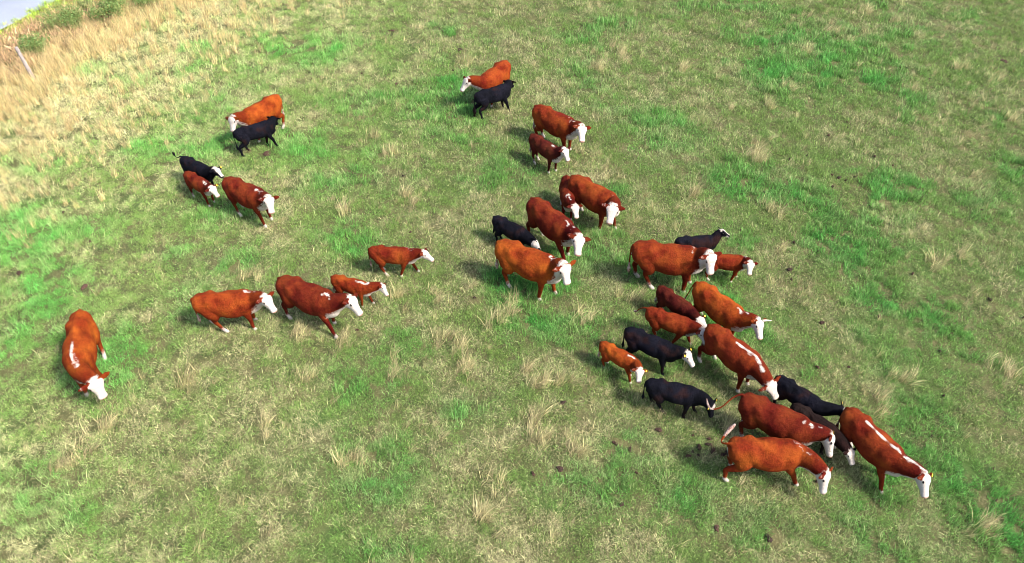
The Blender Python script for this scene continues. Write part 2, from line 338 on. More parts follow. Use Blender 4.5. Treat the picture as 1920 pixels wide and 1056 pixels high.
# ------------------------------------------------------------------ cow pats
def pat_mat():
    n = NT('dried_dung'); tc = n.n('NewGeometry').outputs['Position']; oi = n.n('ObjectInfo')
    a = n.noise(tc, 30, 5, .7)
    col = n.mix(n.ramp(a, .35, .7), (.014, .009, .008), (.065, .038, .028))
    col = n.mix(n.math('MULTIPLY', oi.outputs['Random'], .6), col, (.11, .055, .04))
    return n.out(n.bsdf(col, .8, .2, n.n('Bump', None, Strength=.9, Distance=.02, Height=a).outputs[0]))
PM = pat_mat()
def pat_mesh(seed):
    rg = np.random.default_rng(seed); nr, na = 7, 26; vs = [(0, 0, .035)]; fs = []
    ph = rg.uniform(0, 6.28, 4)
    for i in range(1, nr+1):
        t = i/nr
        for j in range(na):
            a = 6.2832*j/na
            r = t*(1+.22*math.sin(2*a+ph[0])+.14*math.sin(3*a+ph[1])+.07*math.sin(7*a+ph[2]))
            z = .05*(1-t**3)*(.7+.3*math.sin(9*t+ph[3])) + .008*rg.normal()*(t < 1) - (.03 if i == nr else 0)
            vs.append((r, r*0+math.sin(0), 0)); vs[-1] = (r*math.cos(a), r*math.sin(a), z)
    for j in range(na): fs.append((0, 1+j, 1+(j+1) % na))
    for i in range(nr-1):
        for j in range(na):
            a = 1+i*na+j; b = 1+i*na+(j+1) % na; fs.append((a, a+na, b+na, b))
    me = mesh('cow_pat', vs, fs, True); me.materials.append(PM); return me
PMS = [pat_mesh(i) for i in range(5)]
for i, (px_, py_, r_) in enumerate(PATS):
    o = link('cow_pat', PMS[i % 5]); rr = r_*.66
    o.location = (px_, py_, float(ground_z(np.array(px_), np.array(py_)))+.05); o.rotation_euler = (0, 0, i*1.7); o.scale = (rr, rr*(.55+.08*(i % 6)), .65)
    lab = 'dark dried cow pat half sunk in the pasture grass'
    if i == 0: lab = 'blackish cow pat at the left edge, uphill of the lone cow'
    lab = {1: 'oblong brown cow pat uphill of the lone grazing cow', 2: 'brown cow pat alone near the top edge, left of the farthest cow', 3: 'cow pat between the left group and the central group',
           4: 'cow pat just uphill left of the farthest cow', 6: 'rust brown cow pat left of the smallest orange calf', 7: 'pale brown cow pat, left one of a pair below the black calves',
           8: 'pale brown cow pat, right one of a pair below the black calves', 23: 'dark cow pat beside the black calf suckling at upper left', 11: 'broad dark cow pat near the right edge at the top',
           22: 'small cow pat in open grass right of the horned cow', 26: 'blackish cow pat under the black calf with the white forehead'}.get(i, lab)
    tag(o, lab, 'cow pat', 'cow pats')

# ------------------------------------------------------------------ fence post
def post():
    n = NT('weathered_wood'); p = n.n('TexCoord').outputs['Object']
    mp = n.n('Mapping', None, Vector=p); mp.inputs['Scale'].default_value = (30, 30, 3)
    a = n.noise(mp.outputs[0], 1.5, 5)
    mat = n.out(n.bsdf(n.mix(n.ramp(a, .3, .7), (.20, .16, .15), (.42, .37, .35)), .9, .1, n.n('Bump', None, Strength=.6, Distance=.01, Height=a).outputs[0]))
    vs = []; fs = []; N_ = 14; rings = [(-.4, .075), (.2, .072), (.8, .068), (1.33, .064), (1.37, .055), (1.375, .02)]
    for z, r in rings:
        for j in range(N_):
            a = 6.2832*j/N_; q = r*(1+.06*math.sin(3*a+z*2)+.03*math.sin(7*a))
            vs.append((q*math.cos(a)+.02*z, q*math.sin(a), z))
    for i in range(len(rings)-1):
        for j in range(N_): fs.append((i*N_+j, i*N_+(j+1) % N_, (i+1)*N_+(j+1) % N_, (i+1)*N_+j))
    fs.append([(len(rings)-1)*N_+j for j in range(N_)])
    me = mesh('fence_post', vs, fs, True); me.materials.append(mat)
    o = link('fence_post', me); o.location = (-18.7, 26.5, 0); o.rotation_euler = (R(2), R(-3), 0)
    tag(o, 'weathered grey wooden fence post standing in tall golden grass', 'fence post')
    n = NT('rusty_wire'); wm = n.out(n.bsdf((.16, .12, .10), .6, .5))
    for z in (.45, .85, 1.2):
        b = []
        f_ = []
        for j in range(6):
            for k_ in range(4):
                a = 6.2832*j/6; c_ = 1.5708*k_+.785
                rr = .078 + .006*math.cos(c_); b.append((.02*z+rr*math.cos(a), rr*math.sin(a), z+.006*math.sin(c_)))
        for j in range(6):
            for k_ in range(4): f_.append((j*4+k_, j*4+(k_+1) % 4, ((j+1) % 6)*4+(k_+1) % 4, ((j+1) % 6)*4+k_))
        me = mesh('staple', b, f_); me.materials.append(wm); link('wire_tie', me, o)
post()

# ------------------------------------------------------------------ shrubs by the road
def leaf_mat():
    n = NT('shrub_leaf'); bl = n.n('Attribute', dict(attribute_name='blade')).outputs['Color']; sp = n.n('SeparateColor', None, Color=bl)
    col = n.mix(sp.outputs[0], (.10, .19, .045), (.24, .33, .10)); col = n.mix(n.ramp(sp.outputs[1], .85, .95), col, (.30, .24, .08))
    d = n.bsdf(col, .55, .3); t = n.n('BsdfTranslucent', None, Color=col).outputs[0]
    return n.out(n.n('MixShader', None, Fac=.25, i1=d, i2=t).outputs[0])
LM = leaf_mat()
def stem_mat():
    n = NT('shrub_stem'); a = n.noise(n.n('TexCoord').outputs['Object'], 20, 3)
    return n.out(n.bsdf(n.mix(a, (.08, .06, .04), (.18, .13, .09)), .9, .1))
SM = stem_mat()
def tube(vs, fs, pts, rads, N_=6):
    b = len(vs)
    for i, (p, r) in enumerate(zip(pts, rads)):
        q = pts[min(i+1, len(pts)-1)]-pts[max(i-1, 0)]; q.normalize()
        u = q.orthogonal().normalized(); v_ = q.cross(u)
        for j in range(N_):
            a = 6.2832*j/N_; vs.append(p+u*r*math.cos(a)+v_*r*math.sin(a))
    for i in range(len(pts)-1):
        for j in range(N_): fs.append((b+i*N_+j, b+i*N_+(j+1) % N_, b+(i+1)*N_+(j+1) % N_, b+(i+1)*N_+j))
    fs.append([b+(len(pts)-1)*N_+j for j in range(N_)]); fs.append([b+j for j in range(N_)][::-1])
def shrub(x, y, rad, h, seed, label):
    rg = random.Random(seed); root = bpy.data.objects.new('shrub', None); COL.objects.link(root)
    root.location = (x, y, float(ground_z(np.array(x), np.array(y)))); tag(root, label, 'shrub', 'shrubs by the road')
    vs = []; fs = []; tips = []
    for k_ in range(11):
        a = rg.uniform(0, 6.28); e = rg.uniform(.35, 1.0)*rad; hh = h*rg.uniform(.55, 1)
        pts = [Vector((.05*math.cos(a), .05*math.sin(a), -.05)), Vector((e*.35*math.cos(a), e*.35*math.sin(a), hh*.5)), Vector((e*.8*math.cos(a+.2), e*.8*math.sin(a+.2), hh*.9))]
        tube(vs, fs, pts, [.022, .015, .006]); tips += pts[1:]
        for t in range(7): tips.append(pts[1].lerp(pts[2], rg.random()*1.2-.1)+Vector((rg.gauss(0, .22), rg.gauss(0, .22), rg.gauss(0, .15))))
    me = mesh('stems', vs, fs); me.materials.append(SM); link('stem', me, root)
    lv = []; lf = []; lc = []
    for t in tips:
        for q in range(34):
            c = t+Vector((rg.gauss(0, .11), rg.gauss(0, .11), rg.gauss(0, .09)))
            if c.z < .03: continue
            d_ = Vector((rg.gauss(0, 1), rg.gauss(0, 1), rg.gauss(.3, .7))).normalized(); s_ = d_.cross(Vector((rg.gauss(0, 1), rg.gauss(0, 1), rg.gauss(0, 1)))).normalized()
            l = rg.uniform(.05, .10); b = len(lv)
            lv += [c-d_*l*.5, c+s_*l*.28, c+d_*l*.5, c-s_*l*.28]; lf.append((b, b+1, b+2, b+3)); cc = (rg.random(), rg.random(), rg.random(), 1); lc += [cc]*4
    me = mesh('foliage', lv, lf); at = me.color_attributes.new('blade', 'FLOAT_COLOR', 'POINT'); at.data.foreach_set('color', np.array(lc, np.float32).ravel())
    me.materials.append(LM); link('foliage', me, root)
shrub(-17.8, 31.7, 1.25, 1.15, 1, 'broad green leafy shrub behind the tall grass, largest of the bushes')
shrub(-19.2, 31.0, .75, .75, 2, 'low loose green bush on the road side of the largest shrub')
shrub(-16.6, 33.2, .6, .7, 3, 'small green bush at the uphill end of the bushes')
shrub(-19.6, 28.6, .5, .55, 4, 'low dull green bush near the fence post')

# ------------------------------------------------------------------ cattle
def coat_mat():
    n = NT('cattle_coat'); oi = n.n('ObjectInfo'); tc = n.n('TexCoord').outputs['Object']
    mk = n.n('SeparateColor', None, Color=n.n('Attribute', dict(attribute_name='marks')).outputs['Color'])
    wf, nose, dk = mk.outputs[0], mk.outputs[1], mk.outputs[2]
    off = n.n('VectorMath', dict(operation='ADD'), i0=tc, i1=n.n('CombineXYZ', None, X=n.math('MULTIPLY', oi.outputs['Random'], 37.0)).outputs[0]).outputs[0]
    big = n.noise(off, 2.6, 3, .5); med = n.noise(off, 13, 4, .65); fine = n.noise(off, 42, 3, .75)
    base = oi.outputs['Color']
    hsv = n.n('HueSaturation', None, Color=base, Hue=n.math('ADD', .478, n.math('MULTIPLY', big, .050)), Saturation=1.0,
              Value=n.math('ADD', -.18, n.math('ADD', n.math('MULTIPLY', n.ramp(big, .32, .68), .45), n.math('ADD', n.math('MULTIPLY', med, .80), n.math('MULTIPLY', fine, .85)))))
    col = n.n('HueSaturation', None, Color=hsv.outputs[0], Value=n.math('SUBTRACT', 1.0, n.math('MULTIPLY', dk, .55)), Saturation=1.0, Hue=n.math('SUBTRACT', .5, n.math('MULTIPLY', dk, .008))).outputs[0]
    nz = n.math('ADD', n.math('MULTIPLY', n.math('SUBTRACT', n.noise(off, 13, 4, .75), .5), .55), n.math('MULTIPLY', n.math('SUBTRACT', fine, .5), .12))
    wm = n.math('MULTIPLY', n.math('SUBTRACT', n.math('ADD', wf, nz), .47), 5.5, clamp=True)
    white = n.mix(n.math('MULTIPLY', med, .6), (.54, .485, .43), (.38, .30, .25))
    isb = n.ramp(n.n('VectorMath', dict(operation='DOT_PRODUCT'), i0=base, i1=(1, 0, 0)).outputs['Value'], .03, .1)
    brn = n.math('MULTIPLY', n.math('SUBTRACT', 1.0, isb), n.math('MULTIPLY', n.ramp(n.noise(off, 2.0, 2), .52, .68), .8))
    col = n.mix(brn, col, (.022, .009, .008))
    col = n.mix(wm, col, white)
    nm = n.ramp(nose, .4, .7)
    col = n.mix(nm, col, n.mix(n.ramp(n.n('VectorMath', dict(operation='DOT_PRODUCT'), i0=base, i1=(1, 0, 0)).outputs['Value'], .03, .1), (.02, .018, .018), (.42, .24, .19)))
    h = n.math('ADD', n.math('MULTIPLY', fine, .5), med)
    bmp = n.n('Bump', None, Strength=.85, Distance=.055, Height=h).outputs[0]
    return n.out(n.bsdf(col, .8, .05, bmp, 0.0))
COAT = coat_mat()
def simple(name, c, rough=.5, spec=.3, c2=None, sc=20):
    n = NT(name); a = n.noise(n.n('TexCoord').outputs['Object'], sc, 3)
    return n.out(n.bsdf(n.mix(a, c, c2 or tuple(v*.8 for v in c)), rough, spec))
EYE = simple('eye_dark', (.012, .008, .006), .15, .6)
TAGM = simple('ear_tag_yellow', (.75, .52, .04), .45, .4)
HORN = simple('horn_bone', (.72, .66, .52), .45, .4, (.45, .38, .28), 6)

def interp(tab, t):
    if t <= tab[0][0]: return tab[0][1:]
    for a, b in zip(tab, tab[1:]):
        if t <= b[0]:
            f = (t-a[0])/(b[0]-a[0]); f = f*f*(3-2*f)*.5+f*.5
            return tuple(p+(q-p)*f for p, q in zip(a[1:], b[1:]))
    return tab[-1][1:]

class Body:
    def __init__(s): s.v = []; s.f = []; s.m = []
    def ring_loft(s, rings, marks, N_):
        b = len(s.v)
        for r, mk in zip(rings, marks): s.v += r; s.m += mk
        nr = len(rings)
        for i in range(nr-1):
            for j in range(N_):
                s.f.append((b+i*N_+j, b+i*N_+(j+1) % N_, b+(i+1)*N_+(j+1) % N_, b+(i+1)*N_+j))
        for e, fl in ((0, True), (nr-1, False)):
            c = sum((Vector(p) for p in rings[e]), Vector())/N_; ci = len(s.v); s.v.append(c); s.m.append(marks[e][0])
            for j in range(N_):
                q = (b+e*N_+j, b+e*N_+(j+1) % N_, ci); s.f.append(q[::-1] if fl else q)
    def tube(s, pts, rad, mark, N_=12, sub=5):
        """pts smooth path; rad list of (a, b) radii; mark(t)->(w,n,d)"""
        P_ = []; Rr = []; n = len(pts)
        for i in range(n-1):
            for k in range(sub):
                t = k/sub; p0 = pts[max(i-1, 0)]; p1 = pts[i]; p2 = pts[i+1]; p3 = pts[min(i+2, n-1)]
                P_.append(.5*((2*p1)+(p2-p0)*t+(2*p0-5*p1+4*p2-p3)*t*t+(3*p1-p0-3*p2+p3)*t**3))
                Rr.append(tuple(a+(b_-a)*t for a, b_ in zip(rad[i], rad[i+1])))
        P_.append(pts[-1]); Rr.append(rad[-1]); m = len(P_); rings = []; marks = []
        for i, p in enumerate(P_):
            d = (P_[min(i+1, m-1)]-P_[max(i-1, 0)]).normalized()
            y_ = Vector((0, 1, 0)); u = (y_-d*d.dot(y_))
            u = u.normalized() if u.length > .2 else d.orthogonal().normalized()
            v_ = d.cross(u)
            rings.append([p+u*Rr[i][0]*math.cos(6.2832*j/N_)+v_*Rr[i][1]*math.sin(6.2832*j/N_) for j in range(N_)])
            mk = mark(i/(m-1)); marks.append([mk]*N_)
        s.ring_loft(rings, marks, N_)

TORSO = [ # x, top, bottom, halfwidth
 (-.93, 1.19, .96, .12), (-.90, 1.25, .84, .205), (-.80, 1.30, .74, .265), (-.62, 1.33, .68, .295), (-.45, 1.345, .64, .31), (-.25, 1.33, .56, .335),
 (0, 1.305, .505, .375), (.2, 1.30, .50, .37), (.38, 1.32, .52, .325), (.54, 1.335, .54, .285), (.68, 1.29, .56, .235), (.80, 1.20, .62, .175), (.88, 1.10, .70, .09)]
HEAD = [ # t, halfwidth, up, down
 (-.10, .06, .03, .06), (-.05, .105, .07, .11), (.02, .150, .095, .17), (.14, .168, .10, .20), (.25, .170, .098, .205), (.34, .150, .082, .195), (.46, .122, .07, .165), (.60, .104, .066, .135),
 (.74, .094, .06, .108), (.87, .104, .064, .10), (.95, .100, .06, .085), (1.02, .076, .045, .06), (1.05, .035, .02, .03)]

def build_cow(cid, x, y, hd, s, Pl, Ml, name, label, cat, group, color, calf=False, feet=(.5, .58, -.66, -.56), stripe=0.0, face='white', tail='hang', horns=False,
              tags=(0, 0), belly=1.0, bend=0.0, socks=1.0, dewlap=1.0, tailwhite=True, ground_off=0.0, spots=0.0, thin=1.0):
    rg = random.Random(sum(ord(c) for c in cid)*7)
    root = None
    B = Body(); black = color[0] < .05
    wk = (.86 if calf else 1.0)*thin; bd = .10 if calf else 0.0
    lx = rg.uniform(-.03, .03)
    # torso
    NR, NA = 44, 36; rings = []; marks = []
    for i in range(NR):
        t = i/(NR-1); xx = -.93+1.81*t
        top, bot, hw = interp(TORSO, xx)
        belly_k = math.exp(-((xx-.05)/.5)**2); bot += bd*belly_k; hw *= wk
        zc = bot+(top-bot)*.52; ring = []; mk = []
        for j in range(NA):
            a = 6.28318*j/NA; ca, sa = math.cos(a), math.sin(a)
            yy = hw*math.copysign(abs(ca)**.82, ca)
            zz = (top-zc)*math.copysign(abs(sa)**(.95), sa) if sa > 0 else (zc-bot)*sa
            p = Vector((xx, yy, zc+zz))
            def bump(cx, cy, cz, r, amt):
                nonlocal p
                q = math.exp(-(((p.x-cx)/r[0])**2+((abs(p.y)-cy)/r[1])**2+((p.z-cz)/r[2])**2))
                n_ = Vector((0, math.copysign(1, p.y), .7)).normalized(); p = p+n_*amt*q
            if abs(yy) > .03:
                bump(-.44, .22*wk, 1.25, (.11, .08, .10), .045)        # hooks
                bump(-.23, .21*wk, 1.20, (.15, .10, .14), -.075)       # hollow in front of the hip
                bump(-.76, .19*wk, 1.18, (.08, .08, .10), .02)         # pins
                bump(-.62, .22*wk, 1.22, (.09, .09, .08), -.018)
                bump(.47, .25*wk, 1.02, (.13, .10, .22), .04)          # shoulder
                bump(.28, .27*wk, 1.02, (.07, .12, .22), -.022)
                bump(-.36, .28*wk, .82, (.07, .1, .12), -.03)          # flank fold
            else:
                p.z += .022
            ring.append(p)
            under = -sa
            w_ = (-.35 + (under-.60)*2.4*belly if under > .5 else -.6) - (.5 if black else 0)
            if xx > .62 and not black: w_ = max(w_, (under*.9-.25+(xx-.62)*1.2)*dewlap-.1)
            if stripe > 0 and sa > .75 and xx > .55-1.0*stripe: w_ = max(w_, .50-abs(yy+.012+.05*mnoise.noise((xx*5, hd, 0)))*(13-3*math.exp(-((xx-.45)/.3)**2))+.30*mnoise.noise((xx*6+hd, yy*7, 1.5)))
            elif spots > 0 and sa > .8 and .5 < xx: w_ = max(w_, spots*.12-abs(yy-.02)*4+.9*mnoise.noise((xx*9+hd, yy*9, 3.5)))
            dkk = .25*max(0, (xx-.3))*1.6
            dkk += .6*math.exp(-((xx+.24)/.14)**2)*math.exp(-((abs(yy)-.2)/.09)**2)*(sa > 0)  # darker hair in the hip hollow, with shade painted into it
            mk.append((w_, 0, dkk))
        rings.append(ring); marks.append(mk)
    B.ring_loft(rings, marks, NA)
    # neck
    Pp = Vector(Pl); Mm = Vector(Ml); A = Vector((.50, 0, 1.0))
    D = (Mm-Pp); hl = min(max(D.length, .44), .50)*(.98 if calf else .97); D.normalize()
    up = Vector((0, 0, 1)); Nn = (Pp-Vector((.6, 0, 1.1))).normalized()
    U = (Nn-D*Nn.dot(D)); U = U.normalized()*1.0 + .6*(up-D*up.dot(D)); U -= D*U.dot(D); U.normalize()
    Sd = U.cross(D).normalized()      # points to the animal's left
    Hc = Pp-U*.045
    E_ = Hc+D*.02-U*.03
    c1 = A+Vector((.30, 0, .03)); c2 = E_-(Nn*.75+D*.25).normalized()*.26
    NK = 22; rings = []; marks = []
    for i in range(NK):
        t = i/(NK-1); q = 1-t
        p = A*q**3+c1*3*q*q*t+c2*3*q*t*t+E_*t**3
        d = ((c1-A)*3*q*q+(c2-c1)*6*q*t+(E_-c2)*3*t*t).normalized()
        uu = (up*(1-t**2)+U*t**2); uu = (uu-d*uu.dot(d)).normalized(); ss = uu.cross(d).normalized()
        hw = (.25*(1-t)+.155*t)*(wk*.3+.7)*(1.08 if calf else 1); hu = .31*(1-t)+.145*t; hdn = .39*(1-t)+.19*t
        ring = []; mk = []
        for j in range(24):
            a = 6.28318*j/24; ca, sa = math.cos(a), math.sin(a)
            ring.append(p+ss*hw*ca+uu*(hu if sa > 0 else hdn)*sa)
            w_ = -.5
            if face != 'none':
                if not black: w_ = max(w_, min((-sa-.45)*1.3*dewlap+.35*t-.12, (.25-(ss*ca+uu*sa).z)*1.5))
                w_ = max(w_, (t-.93)*4.5)
                if stripe > 0 and sa > .7 and t < .15+.8*stripe: w_ = max(w_, .30+.15*stripe-abs(ca+.3*mnoise.noise((t*3, hd, 2)))*1.7+.5*mnoise.noise((t*6+hd, ca*2, 5.5)))
                elif spots > 0 and sa > .75 and t < .7: w_ = max(w_, spots*.15-abs(ca+.1)*1.0+1.0*mnoise.noise((t*7+hd, ca*3, 7.5)))
            mk.append((w_ if (face != 'patch') else -.6, 0, .80*min(1, t*1.8+.35)))
        rings.append(ring); marks.append(mk)
    B.ring_loft(rings, marks, 24)
    # head
    rings = []; marks = []
    for i in range(26):
        t = -.10+1.15*i/25; hw, hu, hn = interp(HEAD, t); hw *= 1.06 if calf else 1.0
        p = Hc+D*(t*hl)
        ring = []; mk = []
        for j in range(22):
            a = 6.28318*j/22; ca, sa = math.cos(a), math.sin(a)
            yy = hw*math.copysign(abs(ca)**.8, ca)*(1.0 if sa > -.2 else (1+.25*(sa+.2)))
            zz = (hu if sa > 0 else hn)*math.copysign(abs(sa)**.85, sa)
            ring.append(p+Sd*yy+U*zz)
            if face in ('white', 'full'): w_ = .9 if t > -.02 else .2
            elif face == 'blaze': w_ = (.75-abs(ca)*1.05 if sa > -.1 else (.5 if t > .62 else -.5))
            elif face == 'patch': w_ = (.62-(ca/.62)**2*.6-((t-.17)/.20)**2*.55 if sa > 0 else -.6)
            else: w_ = -.8
            nose = 1.0 if (t > .97) else (.3 if t > .93 else (.50 if (.2 < t < .33 and abs(ca) > .78 and 0 < sa < .62 and not black) else 0))
            mk.append((w_, nose, .3 if black else .0))
        rings.append(ring); marks.append(mk)
    B.ring_loft(rings, marks, 22)
    # ears
    ears = []
    for sg in (1, -1):
        b0 = Hc+D*(.03*hl)+Sd*sg*.115+U*.03
        dv = (Sd*sg*1.0-U*.10-D*.12+up*(-.05)+(rg.uniform(-.15, .15))*D).normalized()
        L_ = .26; wd = (D*.75-up*.25-dv*0); wd = (wd-dv*wd.dot(dv)).normalized(); th = dv.cross(wd)
        rings = []; marks = []
        for i in range(9):
            t = i/8; r = [.04, .055, .07, .08, .08, .072, .056, .035, .012][i]; p = b0+dv*(t*L_)
            rings.append([p+wd*r*math.cos(6.2832*j/10)+th*(.017)*math.sin(6.2832*j/10)*(1 if t < .9 else .6) for j in range(10)])
            marks.append([(-.04 if .25 < t < .8 and 6.2832*j/10 < 3.3 and not black else -.5, 0, .75) for j in range(10)])
        B.ring_loft(rings, marks, 10); ears.append((b0+dv*L_*.55, dv, wd, th))
    # legs
    yk = .185*wk+.01
    lg = 1.0
    for sg, fx in ((1, feet[0]), (-1, feet[1])):
        dx = fx-.5; yy = sg*yk
        pts = [Vector((.50, yy*.9, .98)), Vector((.46+.1*dx, yy*1.05, .74)), Vector((.49+.55*dx, yy*1.0, .40)), Vector((.485+.9*dx, yy, .13)), Vector((fx+.0, yy, .06)), Vector((fx+.02, yy, 0.0)), Vector((fx+.025, yy, -.02))]
        rd = [(.12, .16), (.09, .125), (.056, .066), (.042, .049), (.045, .052), (.054, .066), (.052, .064)]
        def mk_(t):
            z = t
            w_ = (t-(.56 if socks > .5 else .80))*3.2 if not black else -.6
            if t < .3: w_ = -.6
            return (w_*socks if w_ > 0 else w_, 1.0 if t > .93 and black else (.0), .55 if t > .25 else .2)
        B.tube(pts, rd, mk_, 12, 4)
    for sg, fx in ((1, feet[2]), (-1, feet[3])):
        dx = fx+.6; yy = sg*yk
        pts = [Vector((-.60, yy*.85, 1.02)), Vector((-.52+.15*dx, yy*1.12, .78)), Vector((-.55+.35*dx, yy*1.08, .62)), Vector((-.73+.72*dx, yy*.95, .47)), Vector((-.69+.85*dx, yy*.95, .28)), Vector((-.66+.98*dx, yy, .12)), Vector((fx-.01, yy, .055)), Vector((fx+.02, yy, 0)), Vector((fx+.025, yy, -.02))]
        rd = [(.15, .24), (.13, .215), (.092, .14), (.053, .074), (.043, .052), (.043, .052), (.046, .054), (.054, .066), (.052, .064)]
        def mk2(t):
            w_ = (t-(.56 if socks > .5 else .80))*3.2 if not black else -.6
            if t < .4: w_ = -.6
            return (w_*socks if w_ > 0 else w_, 1.0 if t > .94 and black else 0, .5 if t > .3 else .15)
        B.tube(pts, rd, mk2, 12, 4)
    # udder for grown cows
    if not calf:
        B.tube([Vector((-.50, 0, .66)), Vector((-.42, 0, .55)), Vector((-.34, 0, .56)), Vector((-.28, 0, .62))], [(.08, .05), (.12, .07), (.11, .06), (.05, .03)], lambda t: (.25*belly, 0, 0), 12, 3)
    # tail
    T0 = Vector((-.84, 0, 1.25))
    V3 = lambda *a: Vector(a)
    if tail == 'hang': tp = [T0, V3(-.93, 0, 1.22), V3(-.965, .01, 1.05), V3(-.96, .015, .80), V3(-.95, .01, .58), V3(-.945, 0, .42), V3(-.94, 0, .28)]
    elif tail == 'swing': tp = [T0, V3(-.94, -.02, 1.23), V3(-1.0, -.06, 1.05), V3(-1.03, -.12, .82), V3(-1.06, -.18, .62), V3(-1.09, -.24, .48), V3(-1.12, -.29, .36)]
    elif tail == 'out': tp = [T0, V3(-.96, -.0, 1.25), V3(-1.15, .02, 1.12), V3(-1.36, .05, 1.0), V3(-1.58, .10, .97), V3(-1.74, .15, 1.0), V3(-1.84, .19, 1.05)]
    elif tail == 'whip': tp = [T0, V3(-.95, -.0, 1.27), V3(-1.10, -.14, 1.17), V3(-1.24, -.40, 1.02), V3(-1.42, -.54, .98), V3(-1.55, -.48, 1.03), V3(-1.62, -.38, 1.10)]
    elif tail == 'up': tp = [T0, V3(-.96, .01, 1.23), V3(-1.06, .05, 1.17), V3(-1.07, .15, 1.13), V3(-.98, .28, 1.18), V3(-.84, .42, 1.26), V3(-.74, .50, 1.32)]
    elif tail == 'curl': tp = [T0, V3(-.97, .0, 1.25), V3(-1.10, .02, 1.16), V3(-1.20, .05, 1.02), V3(-1.26, .08, .90), V3(-1.33, .11, .82), V3(-1.40, .14, .78)]
    tr = [(.045, .04), (.032, .032), (.025, .025), (.022, .022), (.026, .026), (.06, .055), (.016, .016)]
    if tail == 'whip': tr = tr[:5]+[(.034, .032), (.010, .010)]
    if tail == 'up': tr = tr[:4]+[(.04, .04), (.055, .05), (.03, .028)]
    B.tube(tp, tr, lambda t: ((.12 if tailwhite and not black and t > .62 else -.6), 0, .15), 10, 5)

    # scale, bend, remesh into one continuous skin
    def bendf(v):
        if bend == 0: return v
        a = bend*v.x; k_ = bend
        return Vector((math.sin(a)/k_ - v.y*math.sin(a), (1-math.cos(a))/k_ + v.y*math.cos(a), v.z))
    vs = [bendf(Vector(v))*s for v in B.v]
    me = mesh('tmp', vs, B.f); tmp = bpy.data.objects.new('tmp', me); COL.objects.link(tmp)
    m = tmp.modifiers.new('r', 'REMESH'); m.mode = 'VOXEL'; m.voxel_size = (.0215 if not calf else .021)*s; m.use_smooth_shade = True
    m2 = tmp.modifiers.new('s', 'SMOOTH'); m2.factor = .5; m2.iterations = 3
    dg = bpy.context.evaluated_depsgraph_get()
    final = bpy.data.meshes.new_from_object(tmp.evaluated_get(dg)); final.name = name
    bpy.data.objects.remove(tmp); bpy.data.meshes.remove(me)
    kd = KDTree(len(vs))
    for i, v in enumerate(vs): kd.insert(v, i)
    kd.balance()
    n_ = len(final.vertices); arr = np.ones((n_, 4), np.float32)
    for i, v in enumerate(final.vertices):
        tw = 0; acc = [0, 0, 0]
        for co, k, d in kd.find_n(v.co, 3):
            w_ = 1/(d+.004); tw += w_; mk = B.m[k]; acc[0] += mk[0]*w_; acc[1] += mk[1]*w_; acc[2] += mk[2]*w_
        arr[i, 0] = min(1, max(0, acc[0]/tw*.5+.5)); arr[i, 1] = acc[1]/tw; arr[i, 2] = min(1, max(0, acc[2]/tw))
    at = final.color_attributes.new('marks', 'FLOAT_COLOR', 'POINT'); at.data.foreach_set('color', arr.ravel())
    final.polygons.foreach_set('use_smooth', [True]*len(final.polygons))
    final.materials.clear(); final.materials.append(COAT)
    o = link(name, final)
    z = float(ground_z(np.array(x), np.array(y)))
    o.location = (x, y, z+ground_off); o.rotation_euler = (0, 0, R(hd)); o.color = (*color, 1)
    tag(o, label, cat, group)
    # children: eyes, tags, horns
    def W(v): return bendf(v)*s
    for sg in (1, -1):
        c = Hc+D*(.27*hl)+Sd*sg*(.156 if not calf else .162)+U*.035
        ev = []; ef = []; K = 8
        for i in range(1, K):
            for j in range(10):
                th = math.pi*i/K; a = 6.2832*j/10
                ev.append(W(c+D*.034*math.sin(th)*math.cos(a)+U*.024*math.sin(th)*math.sin(a)+Sd*.018*math.cos(th)))
        for i in range(K-2):
            for j in range(10): ef.append((i*10+j, i*10+(j+1) % 10, (i+1)*10+(j+1) % 10, (i+1)*10+j))
        ef.append(list(range(10))[::-1]); ef.append([(K-2)*10+j for j in range(10)])
        em = mesh('eye', ev, ef, True); em.materials.append(EYE); link('eye', em, o)
    for k, sg in enumerate((1, -1)):
        if not tags[k]: continue
        p, dv, wd, th = ears[k]
        if th.z < 0: th = -th
        c = p+th*.026; tv = []; tf = []
        for zz in (0, .006):
            for (a, b) in ((-.022, -.02), (.022, -.02), (.034, .01), (.034, .052), (-.034, .052), (-.034, .01)): tv.append(W(c+dv*a+wd*(b-.02)+th*zz))
        tf = [(0, 1, 2, 3, 4, 5)[::-1], (6, 7, 8, 9, 10, 11)]+[(i, (i+1) % 6, 6+(i+1) % 6, 6+i) for i in range(6)]
        tm = mesh('ear_tag', tv, tf); tm.materials.append(TAGM); link('ear_tag', tm, o)
    if horns:
        for sg in (1, -1):
            b0 = Hc+Sd*sg*.08+U*.07-D*.01
            pts = [b0, b0+Sd*sg*.10+U*.03, b0+Sd*sg*.20+U*.06+D*.01, b0+Sd*sg*.28+U*.11+D*.03]
            hv = []; hf = []; tube(hv, hf, pts, [.034, .027, .017, .004], 10)
            hm = mesh('horn', [W(v) for v in hv], hf, True); hm.materials.append(HORN); link('horn', hm, o)
    return o

